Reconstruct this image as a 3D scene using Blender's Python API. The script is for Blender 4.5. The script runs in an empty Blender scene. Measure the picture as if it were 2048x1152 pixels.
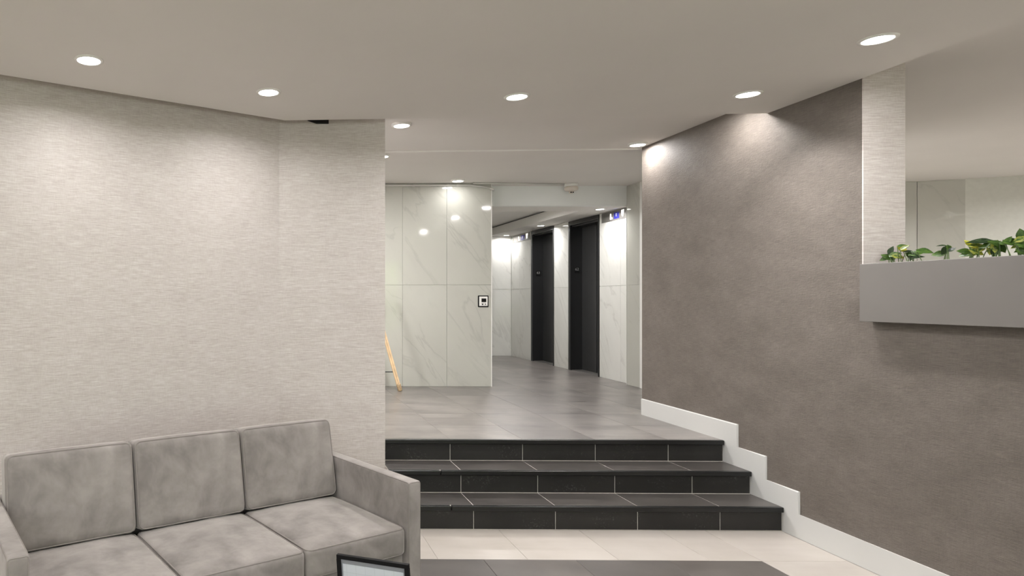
import bpy, bmesh, math, random
from mathutils import Vector, Matrix, noise

random.seed(7)
scene = bpy.context.scene
COL = scene.collection

# ------------------------------------------------------------------ camera
# focal length 1280 px on a 2048 px wide frame, a shift lens held level
cam_data = bpy.data.cameras.new('camera')
cam_data.sensor_width = 36.0
cam_data.lens = 1280.0 / 2048.0 * 36.0
cam_data.shift_x = (1024.0 - 517.1) / 2048.0
cam_data.shift_y = (595.4 - 576.0) / 2048.0
cam_data.clip_start = 0.05
cam = bpy.data.objects.new('camera', cam_data)
COL.objects.link(cam)
cam.location = (0, 0, 1.738)
cam.rotation_euler = (math.radians(90), 0, 0.0144)
scene.camera = cam

# ------------------------------------------------------------------ world, exposure
SKY = 6.0
LAMP_W = 16.5
world = bpy.data.worlds.new('overcast_sky')
scene.world = world
world.use_nodes = True
bg = world.node_tree.nodes['Background']
bg.inputs[0].default_value = (0.985, 0.96, 1.0, 1)
bg.inputs[1].default_value = SKY
scene.view_settings.view_transform = 'Standard'
scene.view_settings.look = 'None'
scene.view_settings.gamma = 1.0
scene.view_settings.use_curve_mapping = False
scene.view_settings.exposure = 0.31
try:
    scene.cycles.max_bounces = 10
    scene.cycles.diffuse_bounces = 6
    scene.cycles.sample_clamp_indirect = 6.0
    scene.cycles.blur_glossy = 0.5
    scene.cycles.caustics_reflective = False
    scene.cycles.caustics_refractive = False
except Exception:
    pass


def portal(loc, sx, sy):
    d = bpy.data.lights.new('window_portal', 'AREA')
    d.shape = 'RECTANGLE'
    d.size, d.size_y = sx, sy
    d.cycles.is_portal = True
    o = bpy.data.objects.new('window_portal', d)
    o.location = loc
    o.rotation_euler = (math.radians(90), 0, 0)      # faces +Y, into the room
    COL.objects.link(o)


# ------------------------------------------------------------------ materials
MATS = {}


def new_mat(name):
    m = bpy.data.materials.new(name)
    m.use_nodes = True
    nt = m.node_tree
    b = nt.nodes['Principled BSDF']
    MATS[name] = m
    return m, nt, b


def N(nt, t, **kw):
    n = nt.nodes.new(t)
    for k, v in kw.items():
        setattr(n, k, v)
    return n


def L(nt, a, b):
    nt.links.new(a, b)


def simple(name, col, rough=0.5, metal=0.0, spec=0.5, var=0.0, vscale=3.0):
    m, nt, b = new_mat(name)
    b.inputs['Roughness'].default_value = rough
    b.inputs['Metallic'].default_value = metal
    b.inputs['Specular IOR Level'].default_value = spec
    b.inputs['Base Color'].default_value = (*col, 1)
    if var:
        tc = N(nt, 'ShaderNodeTexCoord')
        no = N(nt, 'ShaderNodeTexNoise')
        no.inputs['Scale'].default_value = vscale
        no.inputs['Detail'].default_value = 5
        L(nt, tc.outputs['Object'], no.inputs['Vector'])
        r = N(nt, 'ShaderNodeValToRGB')
        r.color_ramp.elements[0].position = 0.3
        r.color_ramp.elements[1].position = 0.7
        r.color_ramp.elements[0].color = (*[c * (1 - var) for c in col], 1)
        r.color_ramp.elements[1].color = (*[min(1, c * (1 + var)) for c in col], 1)
        L(nt, no.outputs['Fac'], r.inputs['Fac'])
        L(nt, r.outputs['Color'], b.inputs['Base Color'])
    return m


def mapped(nt, src, scale, loc=None):
    mp = N(nt, 'ShaderNodeMapping')
    mp.inputs['Scale'].default_value = scale
    L(nt, src, mp.inputs['Vector'])
    if loc is not None:
        L(nt, loc, mp.inputs['Location'])
    return mp.outputs['Vector']


def noise_fac(nt, vec, scale=1.0, detail=4.0, rough=0.55, dist=0.0):
    n = N(nt, 'ShaderNodeTexNoise')
    n.inputs['Scale'].default_value = scale
    n.inputs['Detail'].default_value = detail
    n.inputs['Roughness'].default_value = rough
    n.inputs['Distortion'].default_value = dist
    L(nt, vec, n.inputs['Vector'])
    return n.outputs['Fac']


def ramp(nt, fac, stops):
    r = N(nt, 'ShaderNodeValToRGB')
    cr = r.color_ramp
    while len(cr.elements) < len(stops):
        cr.elements.new(0.5)
    for e, (p, c) in zip(cr.elements, stops):
        e.position = p
        e.color = (*c, 1) if len(c) == 3 else c
    L(nt, fac, r.inputs['Fac'])
    return r.outputs['Color']


def mixc(nt, fac, a, b, mode='MIX'):
    m = N(nt, 'ShaderNodeMix', data_type='RGBA', blend_type=mode)
    for sock, v in ((m.inputs[0], fac), (m.inputs[6], a), (m.inputs[7], b)):
        if isinstance(v, (int, float)):
            sock.default_value = v
        elif isinstance(v, tuple):
            sock.default_value = (*v, 1) if len(v) == 3 else v
        else:
            L(nt, v, sock)
    return m.outputs[2]


def bump(nt, b, height, strength, dist=0.01):
    bp = N(nt, 'ShaderNodeBump')
    bp.inputs['Strength'].default_value = strength
    bp.inputs['Distance'].default_value = dist
    L(nt, height, bp.inputs['Height'])
    L(nt, bp.outputs['Normal'], b.inputs['Normal'])


def wallpaper(name, dark, light, bstr):
    """woven wallcovering: fine horizontal threads over soft blotches"""
    m, nt, b = new_mat(name)
    geo = N(nt, 'ShaderNodeNewGeometry')
    P = geo.outputs['Position']
    th = noise_fac(nt, mapped(nt, P, (13, 13, 310)), 1, 3, 0.6)
    tv = noise_fac(nt, mapped(nt, P, (170, 170, 26)), 1, 2, 0.6)
    bl = noise_fac(nt, mapped(nt, P, (3.2, 3.2, 5.5)), 1, 5, 0.62)
    base = ramp(nt, bl, [(0.3, dark), (0.7, light)])
    c1 = mixc(nt, 0.42, base, ramp(nt, th, [(0.32, (0.28,) * 3), (0.7, (0.76,) * 3)]), 'OVERLAY')
    c2 = mixc(nt, 0.14, c1, ramp(nt, tv, [(0.35, (0.32,) * 3), (0.7, (0.7,) * 3)]), 'OVERLAY')
    L(nt, c2, b.inputs['Base Color'])
    b.inputs['Roughness'].default_value = 0.62
    b.inputs['Specular IOR Level'].default_value = 0.35
    lump = noise_fac(nt, mapped(nt, P, (60, 60, 120)), 1, 3, 0.6)
    ad = N(nt, 'ShaderNodeMath', operation='ADD')
    L(nt, th, ad.inputs[0])
    L(nt, lump, ad.inputs[1])
    bump(nt, b, ad.outputs[0], bstr, 0.004)
    return m


def marble(name, base, vein, seed, gain=1.0):
    m, nt, b = new_mat(name)
    geo = N(nt, 'ShaderNodeNewGeometry')
    oi = N(nt, 'ShaderNodeObjectInfo')
    sc = N(nt, 'ShaderNodeVectorMath', operation='SCALE')
    cmb = N(nt, 'ShaderNodeCombineXYZ')
    mu = N(nt, 'ShaderNodeMath', operation='MULTIPLY_ADD')
    L(nt, oi.outputs['Random'], mu.inputs[0])
    mu.inputs[1].default_value = 17.0
    mu.inputs[2].default_value = seed
    for i in range(3):
        L(nt, mu.outputs[0], cmb.inputs[i])
    # vein frame: 'across' and 'along' a diagonal that falls towards +X / -Y
    comps = []
    for vec in ((0.80, -0.80, 0.60), (-0.60, 0.60, 0.80), (0.3, 0.3, 0.0)):
        dt = N(nt, 'ShaderNodeVectorMath', operation='DOT_PRODUCT')
        L(nt, geo.outputs['Position'], dt.inputs[0])
        dt.inputs[1].default_value = vec
        comps.append(dt.outputs['Value'])
    vf = N(nt, 'ShaderNodeCombineXYZ')
    for i in range(3):
        L(nt, comps[i], vf.inputs[i])
    add = N(nt, 'ShaderNodeVectorMath', operation='ADD')
    L(nt, vf.outputs['Vector'], add.inputs[0])
    L(nt, cmb.outputs['Vector'], add.inputs[1])
    V = add.outputs['Vector']

    def veins(scale, width, dist):
        f = noise_fac(nt, mapped(nt, V, scale), 1, 5, 0.5, dist)
        s = N(nt, 'ShaderNodeMath', operation='SUBTRACT')
        L(nt, f, s.inputs[0])
        s.inputs[1].default_value = 0.5
        a = N(nt, 'ShaderNodeMath', operation='ABSOLUTE')
        L(nt, s.outputs[0], a.inputs[0])
        return ramp(nt, a.outputs[0], [(0.0, (1, 1, 1)), (width, (0, 0, 0))])
    v1 = veins((2.3, 0.62, 0.6), 0.017, 0.45)
    v2 = veins((1.7, 0.5, 0.5), 0.075, 0.3)
    mask = ramp(nt, noise_fac(nt, mapped(nt, V, (1.6, 0.9, 1.1)), 1, 2), [(0.38, (0, 0, 0)), (0.56, (1, 1, 1))])
    cloud = ramp(nt, noise_fac(nt, mapped(nt, V, (1.7, 1.7, 1.7)), 1, 4), [(0.3, tuple(c * 0.955 for c in base)), (0.7, base)])
    f1 = mixc(nt, 1.0, v1, mask, 'MULTIPLY')
    s1 = N(nt, 'ShaderNodeMath', operation='MULTIPLY')
    L(nt, f1, s1.inputs[0])
    s1.inputs[1].default_value = 0.36 * gain
    s2 = N(nt, 'ShaderNodeMath', operation='MULTIPLY')
    L(nt, mixc(nt, 1.0, v2, mask, 'MULTIPLY'), s2.inputs[0])
    s2.inputs[1].default_value = 0.13 * gain
    c = mixc(nt, s2.outputs[0], cloud, vein)
    c = mixc(nt, s1.outputs[0], c, tuple(x * 0.8 for x in vein))
    L(nt, c, b.inputs['Base Color'])
    b.inputs['Roughness'].default_value = 0.06
    b.inputs['IOR'].default_value = 1.55
    # polished porcelain is never perfectly flat
    bump(nt, b, noise_fac(nt, mapped(nt, geo.outputs['Position'], (5, 5, 5)), 1, 1), 0.03, 0.01)
    return m


def tile_mat(name, dark, light, streak, rough, spec=0.5, tint=0.12, flecks=0.0, bstr=0.05):
    """porcelain tile with brushed streaks running along X and a tint of its own per tile"""
    m, nt, b = new_mat(name)
    geo = N(nt, 'ShaderNodeNewGeometry')
    oi = N(nt, 'ShaderNodeObjectInfo')
    cmb = N(nt, 'ShaderNodeCombineXYZ')
    mu = N(nt, 'ShaderNodeMath', operation='MULTIPLY')
    L(nt, oi.outputs['Random'], mu.inputs[0])
    mu.inputs[1].default_value = 31.0
    for i in range(3):
        L(nt, mu.outputs[0], cmb.inputs[i])
    add = N(nt, 'ShaderNodeVectorMath', operation='ADD')
    L(nt, geo.outputs['Position'], add.inputs[0])
    L(nt, cmb.outputs['Vector'], add.inputs[1])
    V = add.outputs['Vector']
    st = noise_fac(nt, mapped(nt, V, streak), 1, 6, 0.6, 0.3)
    cl = noise_fac(nt, mapped(nt, V, (2.6, 2.6, 2.6)), 1, 5, 0.6)
    c = ramp(nt, st, [(0.3, dark), (0.72, light)])
    c = mixc(nt, 0.5, c, ramp(nt, cl, [(0.3, dark), (0.7, light)]))
    tr = ramp(nt, oi.outputs['Random'], [(0.0, (1 - tint,) * 3), (1.0, (1 + tint, 1 + tint * 0.97, 1 + tint * 0.92))])
    c = mixc(nt, 1.0, c, tr, 'MULTIPLY')
    if flecks:
        fl = noise_fac(nt, mapped(nt, V, (60, 60, 60)), 1, 4, 0.7)
        ar = noise_fac(nt, mapped(nt, V, (5, 5, 7)), 1, 2)
        f = mixc(nt, 1.0, ramp(nt, fl, [(0.55, (0, 0, 0)), (0.75, (flecks,) * 3)]),
                 ramp(nt, ar, [(0.5, (0, 0, 0)), (0.65, (1, 1, 1))]), 'MULTIPLY')
        c = mixc(nt, f, c, (0.32, 0.31, 0.29))
    L(nt, c, b.inputs['Base Color'])
    rr = N(nt, 'ShaderNodeMapRange')
    L(nt, st, rr.inputs[0])
    rr.inputs[3].default_value = rough * 0.8
    rr.inputs[4].default_value = rough * 1.25
    L(nt, rr.outputs[0], b.inputs['Roughness'])
    b.inputs['Specular IOR Level'].default_value = spec
    bump(nt, b, st, bstr, 0.003)
    return m


def velvet(name, dark, light):
    m, nt, b = new_mat(name)
    tc = N(nt, 'ShaderNodeTexCoord')
    O = tc.outputs['Object']
    n1 = noise_fac(nt, mapped(nt, O, (4.2, 4.6, 4.2)), 1, 4, 0.55, 0.5)
    n2 = noise_fac(nt, mapped(nt, O, (9, 12, 8)), 1, 4, 0.6, 0.5)
    mix = N(nt, 'ShaderNodeMix', data_type='FLOAT')
    mix.inputs[0].default_value = 0.35
    L(nt, n1, mix.inputs[2])
    L(nt, n2, mix.inputs[3])
    c = ramp(nt, mix.outputs[0], [(0.32, dark), (0.5, tuple((a + d) / 2 for a, d in zip(dark, light))), (0.68, light)])
    L(nt, c, b.inputs['Base Color'])
    b.inputs['Roughness'].default_value = 0.85
    b.inputs['Specular IOR Level'].default_value = 0.15
    b.inputs['Sheen Weight'].default_value = 0.6
    b.inputs['Sheen Roughness'].default_value = 0.4
    b.inputs['Sheen Tint'].default_value = (0.9, 0.86, 0.82, 1)
    wr = noise_fac(nt, mapped(nt, O, (16, 10, 6)), 1, 2, 0.5, 1.0)
    fold = noise_fac(nt, mapped(nt, O, (34, 1.5, 5)), 1, 1, 0.5, 0.6)
    mf = N(nt, 'ShaderNodeMath', operation='MULTIPLY_ADD')
    L(nt, fold, mf.inputs[0])
    mf.inputs[1].default_value = 0.35
    L(nt, wr, mf.inputs[2])
    bump(nt, b, mf.outputs[0], 0.16, 0.009)
    return m


def leaf_mat(name, a, bcol, yellow=0.0):
    m, nt, b = new_mat(name)
    tc = N(nt, 'ShaderNodeTexCoord')
    n = noise_fac(nt, mapped(nt, tc.outputs['Object'], (30, 70, 30)), 1, 3, 0.6, 0.5)
    L(nt, ramp(nt, n, [(0.4, a), (0.6, bcol)]), b.inputs['Base Color'])
    b.inputs['Roughness'].default_value = 0.32
    b.inputs['Subsurface Weight'].default_value = 0.0
    return m


def emit(name, col, s):
    m, nt, b = new_mat(name)
    b.inputs['Base Color'].default_value = (*col, 1)
    b.inputs['Emission Color'].default_value = (*col, 1)
    b.inputs['Emission Strength'].default_value = s
    return m


simple('ceiling_paint', (0.735, 0.71, 0.685), 0.9, spec=0.2, var=0.02, vscale=1.2)
simple('beam_paint', (0.80, 0.815, 0.805), 0.75, spec=0.3, var=0.01)
simple('white_paint', (0.80, 0.79, 0.76), 0.5, var=0.02)
simple('baseboard_paint', (0.60, 0.597, 0.583), 0.4, var=0.015)
simple('white_plastic', (0.82, 0.81, 0.78), 0.35, var=0.01)
simple('detector_plastic', (0.66, 0.60, 0.53), 0.4, var=0.03)
wallpaper('wallpaper_light', (0.535, 0.49, 0.465), (0.575, 0.53, 0.505), 0.1)
wallpaper('wallpaper_taupe', (0.128, 0.110, 0.0945), (0.166, 0.144, 0.126), 0.45)
marble('marble_wall', (0.50, 0.497, 0.45), (0.40, 0.38, 0.35), 0.0)
marble('marble_hall', (0.78, 0.775, 0.74), (0.45, 0.43, 0.40), 5.0, 0.75)
tile_mat('dark_tile', (0.072, 0.064, 0.060), (0.27, 0.247, 0.231), (1.3, 17, 15), 0.30, 0.85, bstr=0.012)
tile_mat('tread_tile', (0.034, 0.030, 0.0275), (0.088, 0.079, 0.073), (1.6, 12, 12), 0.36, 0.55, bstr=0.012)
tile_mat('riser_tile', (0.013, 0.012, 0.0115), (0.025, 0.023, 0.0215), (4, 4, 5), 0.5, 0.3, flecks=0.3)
tile_mat('beige_tile', (0.385, 0.347, 0.31), (0.49, 0.45, 0.413), (1.0, 7, 7), 0.3, 0.5, tint=0.03)
tile_mat('inset_tile', (0.058, 0.050, 0.045), (0.118, 0.106, 0.097), (2.2, 4, 4), 0.4, 0.5, tint=0.16)
simple('light_grout', (0.55, 0.52, 0.48), 0.9, spec=0.1, var=0.08, vscale=30)
simple('dark_grout', (0.27, 0.25, 0.23), 0.9, spec=0.1, var=0.08, vscale=30)
simple('marble_grout', (0.60, 0.60, 0.55), 0.8, spec=0.2, var=0.03, vscale=20)
simple('nosing_black', (0.006, 0.006, 0.006), 0.32, spec=0.45, var=0.2, vscale=10)
velvet('velvet', (0.175, 0.158, 0.150), (0.36, 0.329, 0.312))
simple('piping', (0.26, 0.236, 0.222), 0.8, spec=0.2, var=0.06, vscale=20)
simple('black_frame', (0.004, 0.004, 0.0045), 0.55, spec=0.15, var=0.1)
simple('grey_mat', (0.20, 0.207, 0.23), 0.6, var=0.03)
simple('dark_metal', (0.020, 0.020, 0.021), 0.42, metal=0.2, var=0.08, vscale=4)
simple('door_metal', (0.060, 0.060, 0.061), 0.35, metal=0.35, var=0.06, vscale=4)
simple('frame_edge', (0.20, 0.20, 0.20), 0.3, metal=0.8, var=0.05)
simple('plate_black', (0.003, 0.003, 0.003), 0.35, var=0.1)
simple('plate_digit', (0.34, 0.34, 0.34), 0.4, var=0.05)
simple('brushed_steel', (0.17, 0.162, 0.152), 0.4, metal=0.3, var=0.06, vscale=12)
emit('lantern', (1.0, 0.97, 0.9), 1.2)
emit('blue_display', (0.010, 0.012, 0.20), 0.12)
simple('screen_black', (0.004, 0.004, 0.004), 0.2, var=0.1)
simple('planter_grey', (0.155, 0.144, 0.134), 0.5, var=0.06, vscale=2)
simple('soil', (0.045, 0.032, 0.022), 0.95, spec=0.1, var=0.4, vscale=40)
simple('conduit', (0.62, 0.61, 0.58), 0.4, var=0.03)
simple('pine', (0.72, 0.52, 0.31), 0.5, var=0.16, vscale=14)
simple('foot_tan', (0.42, 0.30, 0.17), 0.5, var=0.3, vscale=40)
leaf_mat('leaf_green', (0.05, 0.12, 0.02), (0.12, 0.22, 0.035))
leaf_mat('leaf_dark', (0.020, 0.045, 0.016), (0.045, 0.085, 0.028))
leaf_mat('leaf_variegated', (0.06, 0.14, 0.02), (0.50, 0.52, 0.10))
leaf_mat('leaf_yellow', (0.50, 0.52, 0.05), (0.88, 0.84, 0.16))
simple('stem_green', (0.10, 0.16, 0.05), 0.5, var=0.2, vscale=30)
simple('paving', (0.34, 0.33, 0.325), 0.9, var=0.15, vscale=3)
simple('shrub_leaf', (0.40, 0.60, 0.16), 0.7, var=0.6, vscale=5)
simple('window_frame', (0.75, 0.75, 0.74), 0.4, var=0.02)
emit('lens', (1.0, 0.985, 0.95), 14.0)

m, nt, b = new_mat('paper')
tc = N(nt, 'ShaderNodeTexCoord')
br = N(nt, 'ShaderNodeTexBrick')
br.offset = 0.0
br.inputs['Color1'].default_value = (0.446, 0.475, 0.518, 1)
br.inputs['Color2'].default_value = (0.432, 0.461, 0.504, 1)
br.inputs['Mortar'].default_value = (0.360, 0.382, 0.418, 1)
br.inputs['Scale'].default_value = 1
br.inputs['Mortar Size'].default_value = 0.0012
br.inputs['Mortar Smooth'].default_value = 1
br.inputs['Brick Width'].default_value = 0.035
br.inputs['Row Height'].default_value = 0.03
mpv = N(nt, 'ShaderNodeMapping')
mpv.inputs['Rotation'].default_value = (math.radians(90), 0, 0)
L(nt, tc.outputs['Object'], mpv.inputs['Vector'])
L(nt, mpv.outputs['Vector'], br.inputs['Vector'])
L(nt, br.outputs['Color'], b.inputs['Base Color'])
b.inputs['Roughness'].default_value = 0.25

m, nt, b = new_mat('window_glass')
for n in list(nt.nodes):
    if n.type == 'BSDF_PRINCIPLED':
        nt.nodes.remove(n)
out = nt.nodes['Material Output']
tr = N(nt, 'ShaderNodeBsdfTransparent')
tr.inputs[0].default_value = (0.93, 0.96, 0.94, 1)
gl = N(nt, 'ShaderNodeBsdfGlossy')
gl.inputs['Roughness'].default_value = 0.02
mx = N(nt, 'ShaderNodeMixShader')
mx.inputs[0].default_value = 0.06
L(nt, tr.outputs[0], mx.inputs[1])
L(nt, gl.outputs[0], mx.inputs[2])
L(nt, mx.outputs[0], out.inputs['Surface'])


# ------------------------------------------------------------------ helpers
def link(o, parent=None):
    COL.objects.link(o)
    if parent is not None:
        o.parent = parent
    return o


def obj(name, bm_or_mesh, mat, parent=None, smooth=False, loc=None, rot=None):
    if isinstance(bm_or_mesh, bmesh.types.BMesh):
        bmesh.ops.recalc_face_normals(bm_or_mesh, faces=bm_or_mesh.faces)
        me = bpy.data.meshes.new(name)
        bm_or_mesh.to_mesh(me)
        bm_or_mesh.free()
    else:
        me = bm_or_mesh
    if smooth:
        for p in me.polygons:
            p.use_smooth = True
    if not me.materials:
        me.materials.append(MATS[mat])
    o = bpy.data.objects.new(name, me)
    if loc is not None:
        o.location = loc
    if rot is not None:
        o.rotation_euler = rot
    return link(o, parent)


def tag(o, label, cat, group=None):
    o['label'] = label
    o['category'] = cat
    if group:
        o['group'] = group
    return o


def thing(name, label, cat, loc=(0, 0, 0), rot=(0, 0, 0), group=None):
    o = bpy.data.objects.new(name, None)
    o.empty_display_size = 0.1
    o.location = loc
    o.rotation_euler = rot
    link(o)
    return tag(o, label, cat, group)


def struct(o, label=None):
    o['kind'] = 'structure'
    if label:
        o['label'] = label
    return o


def bx(bm, x0, x1, y0, y1, z0, z1, bev=0.0, seg=2):
    vs = [bm.verts.new(p) for p in ((x0, y0, z0), (x1, y0, z0), (x1, y1, z0), (x0, y1, z0),
                                    (x0, y0, z1), (x1, y0, z1), (x1, y1, z1), (x0, y1, z1))]
    fs = [bm.faces.new([vs[i] for i in q]) for q in
          ((0, 3, 2, 1), (4, 5, 6, 7), (0, 1, 5, 4), (1, 2, 6, 5), (2, 3, 7, 6), (3, 0, 4, 7))]
    if bev:
        es = list({e for f in fs for e in f.edges})
        bmesh.ops.bevel(bm, geom=es, offset=bev, segments=seg, profile=0.5, affect='EDGES')
    return bm


def box(*a, **k):
    return bx(bmesh.new(), *a, **k)


def prism(bm, pts, z0, z1):
    """extrude a polygon in XY between z0 and z1"""
    lo = [bm.verts.new((x, y, z0)) for x, y in pts]
    hi = [bm.verts.new((x, y, z1)) for x, y in pts]
    bm.faces.new(lo[::-1])
    bm.faces.new(hi)
    n = len(pts)
    for i in range(n):
        bm.faces.new((lo[i], lo[(i + 1) % n], hi[(i + 1) % n], hi[i]))
    return bm


def lathe(bm, prof, n=32, c=(0, 0, 0)):
    rings = []
    for r, z in prof:
        if r < 1e-6:
            rings.append([bm.verts.new((c[0], c[1], c[2] + z))])
        else:
            rings.append([bm.verts.new((c[0] + r * math.cos(2 * math.pi * i / n), c[1] + r * math.sin(2 * math.pi * i / n), c[2] + z)) for i in range(n)])
    for a, b_ in zip(rings, rings[1:]):
        for i in range(n):
            j = (i + 1) % n
            if len(a) == 1 and len(b_) > 1:
                bm.faces.new((a[0], b_[i], b_[j]))
            elif len(b_) == 1 and len(a) > 1:
                bm.faces.new((a[i], a[j], b_[0]))
            elif len(a) > 1:
                bm.faces.new((a[i], a[j], b_[j], b_[i]))
    return bm


def tube(bm, pts, r, n=6, closed=False):
    pts = [Vector(p) for p in pts]
    m_ = len(pts)
    rings = []
    prev = None
    for i, p in enumerate(pts):
        if closed:
            t = pts[(i + 1) % m_] - pts[i - 1]
        else:
            t = pts[min(i + 1, m_ - 1)] - pts[max(i - 1, 0)]
        t.normalize()
        if prev is None:
            a = t.orthogonal().normalized()
        else:
            a = (prev - t * prev.dot(t))
            a = a.normalized() if a.length > 1e-6 else t.orthogonal().normalized()
        prev = a
        b_ = t.cross(a)
        rr = r[i] if isinstance(r, (list, tuple)) else r
        rings.append([bm.verts.new(p + a * (rr * math.cos(2 * math.pi * k / n)) + b_ * (rr * math.sin(2 * math.pi * k / n))) for k in range(n)])
    seq = list(zip(rings, rings[1:])) + ([(rings[-1], rings[0])] if closed else [])
    for A, B in seq:
        for k in range(n):
            bm.faces.new((A[k], A[(k + 1) % n], B[(k + 1) % n], B[k]))
    if not closed:
        bm.faces.new(rings[0][::-1])
        bm.faces.new(rings[-1])
    return bm


# ------------------------------------------------------------------ key measures
ZL = 0.54                    # landing level
RISE = 0.18
Y1, Y2, Y3 = 5.441, 5.137, 4.822      # riser planes, top to bottom
XW = 3.845                   # face of the right wall
ZM = 3.157                   # dropped lobby ceiling
ZU = 3.28                    # upper ceiling
ZH = 3.006                   # elevator hall ceiling
XE = 5.016                   # elevator wall face
YB = 8.6625                  # marble back wall face
XS = 0.965                   # left end of the stairs
X0 = 1.5437                  # first joint of the dark tiles
T = 0.61

# ------------------------------------------------------------------ floors
bm = bmesh.new()
bx(bm, -6, 10.6, -3.4, 13.5, -0.15, -0.0035)
floor = struct(obj('floor', bm, 'light_grout'))


def tiles_on(parent, name, mat, xs, ys, z, gap=0.003, thick=0.011):
    cache = {}
    for x0, x1 in zip(xs, xs[1:]):
        for y0, y1 in zip(ys, ys[1:]):
            w, d = round(x1 - x0, 4), round(y1 - y0, 4)
            key = (w, d)
            if key not in cache:
                bm = box(-w / 2 + gap / 2, w / 2 - gap / 2, -d / 2 + gap / 2, d / 2 - gap / 2, -thick, 0, bev=0.0012, seg=1)
                bmesh.ops.recalc_face_normals(bm, faces=bm.faces)
                me = bpy.data.meshes.new(name)
                bm.to_mesh(me)
                bm.free()
                me.materials.append(MATS[mat])
                cache[key] = me
            o = bpy.data.objects.new(name, cache[key])
            o.location = ((x0 + x1) / 2, (y0 + y1) / 2, z)
            link(o, parent)


# beige tiles in front of the stairs and right of the dark inset, dark tiles in the inset
LX = [-0.066, 0.533, 1.131, 1.727, 2.326, 2.926, 3.261, 3.828]
tiles_on(floor, 'tile', 'beige_tile', LX, [4.272, Y3], 0.0)
tiles_on(floor, 'tile', 'beige_tile', [3.261, 3.828], [1.272, 1.872, 2.472, 3.072, 3.672, 4.272], 0.0)
tiles_on(floor, 'inset_tile', 'inset_tile', [-0.399, 0.211, 0.821, 1.431, 2.041, 2.651, 3.261],
         [1.832, 2.442, 3.052, 3.662, 4.272], 0.0, gap=0.0015)
bm = bmesh.new()
bx(bm, -5.9, -0.402, -3.15, 4.27, -0.0034, 0)
bx(bm, -5.9, -0.069, 4.274, 5.2, -0.0034, 0)
bx(bm, -0.066, XS, Y3, 5.26, -0.0034, 0)
bx(bm, -0.399, 3.828, -3.15, 1.83, -0.0034, 0)
bx(bm, 4.11, 10.4, -3.15, 8.5, -0.0034, 0)
bx(bm, 3.264, 4.11, -3.15, 1.27, -0.0034, -0.0005)
obj('plain_tile', bm, 'beige_tile', floor)['kind'] = 'stuff'

landing = struct(obj('floor_landing', bx(bmesh.new(), -1.0, 5.3, Y1 + 0.012, 13.4, 0.0, ZL - 0.002), 'dark_grout'))
lx = [-1.0] + [X0 + T * k for k in range(-4, 6)] + [XE + 0.24]
tiles_on(landing, 'tile', 'dark_tile', lx, [5.425 + 0.02] + [5.425 + T * k for k in range(1, 13)] + [13.25], ZL)

# ------------------------------------------------------------------ staircase
st = thing('staircase', 'three dark tiled steps with black nosings up to the elevator landing', 'staircase', (0, 0, 0))
bm = bmesh.new()
bx(bm, XS, 3.829, Y3 + 0.0025, Y1 + 0.01, -0.003, RISE - 0.0015)
bx(bm, XS, 3.829, Y2 + 0.0025, Y1 + 0.01, RISE - 0.0015, 2 * RISE - 0.0015)
bx(bm, XS, 3.829, Y1 + 0.0025, Y1 + 0.0115, 2 * RISE - 0.0015, 3 * RISE - 0.006)
obj('body', bm, 'light_grout', st)
jx = [XS, X0, X0 + T, X0 + 2 * T, X0 + 3 * T, 3.8285]
g = 0.0045
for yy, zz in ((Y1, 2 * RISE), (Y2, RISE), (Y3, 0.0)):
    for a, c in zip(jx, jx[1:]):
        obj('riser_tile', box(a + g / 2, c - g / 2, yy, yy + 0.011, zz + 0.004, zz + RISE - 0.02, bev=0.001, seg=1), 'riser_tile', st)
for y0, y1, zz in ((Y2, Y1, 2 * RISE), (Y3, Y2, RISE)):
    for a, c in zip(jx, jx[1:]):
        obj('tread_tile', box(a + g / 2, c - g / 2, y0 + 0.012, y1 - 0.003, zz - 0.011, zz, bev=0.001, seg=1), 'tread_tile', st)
for yy, zz, cut in ((Y1, 3 * RISE, None), (Y2, 2 * RISE, 1.378), (Y3, RISE, 1.372)):
    segs = [(XS, 3.8285)] if cut is None else [(XS, cut - 0.003), (cut + 0.003, 3.8285)]
    for a, c in segs:
        obj('nosing', box(a, c, yy - 0.022, yy + 0.011, zz - 0.037, zz + 0.001, bev=0.006, seg=3), 'nosing_black', st)

# ------------------------------------------------------------------ ceilings
bm = bmesh.new()
bx(bm, -6.2, 10.6, -3.4, 9.3, ZU, ZU + 0.15)
ceil_u = struct(obj('ceiling_upper', bm, 'ceiling_paint'))
# dropped slab: left edge follows the oblique wall at a 14 cm cove gap, right edge over the right wall
ang = math.radians(30.4)
ux, uy = math.cos(ang), math.sin(ang)
k = 5.6
bm = prism(bmesh.new(), [(0.138, 5.124), (0.138 - k * ux, 5.124 - k * uy), (0.138 - k * ux, -3.15),
                         (XW, -3.15), (XW, 4.983)], ZM, ZU - 0.004)
ceil_m = struct(obj('ceiling', bm, 'ceiling_paint'))
# thin white bead across the upper ceiling
bm = tube(bmesh.new(), [(-1.0, 6.83, ZU - 0.004), (XW + 0.4, 6.645, ZU - 0.004)], 0.012, 8)
struct(obj('trim_1', bm, 'white_paint'))

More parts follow.
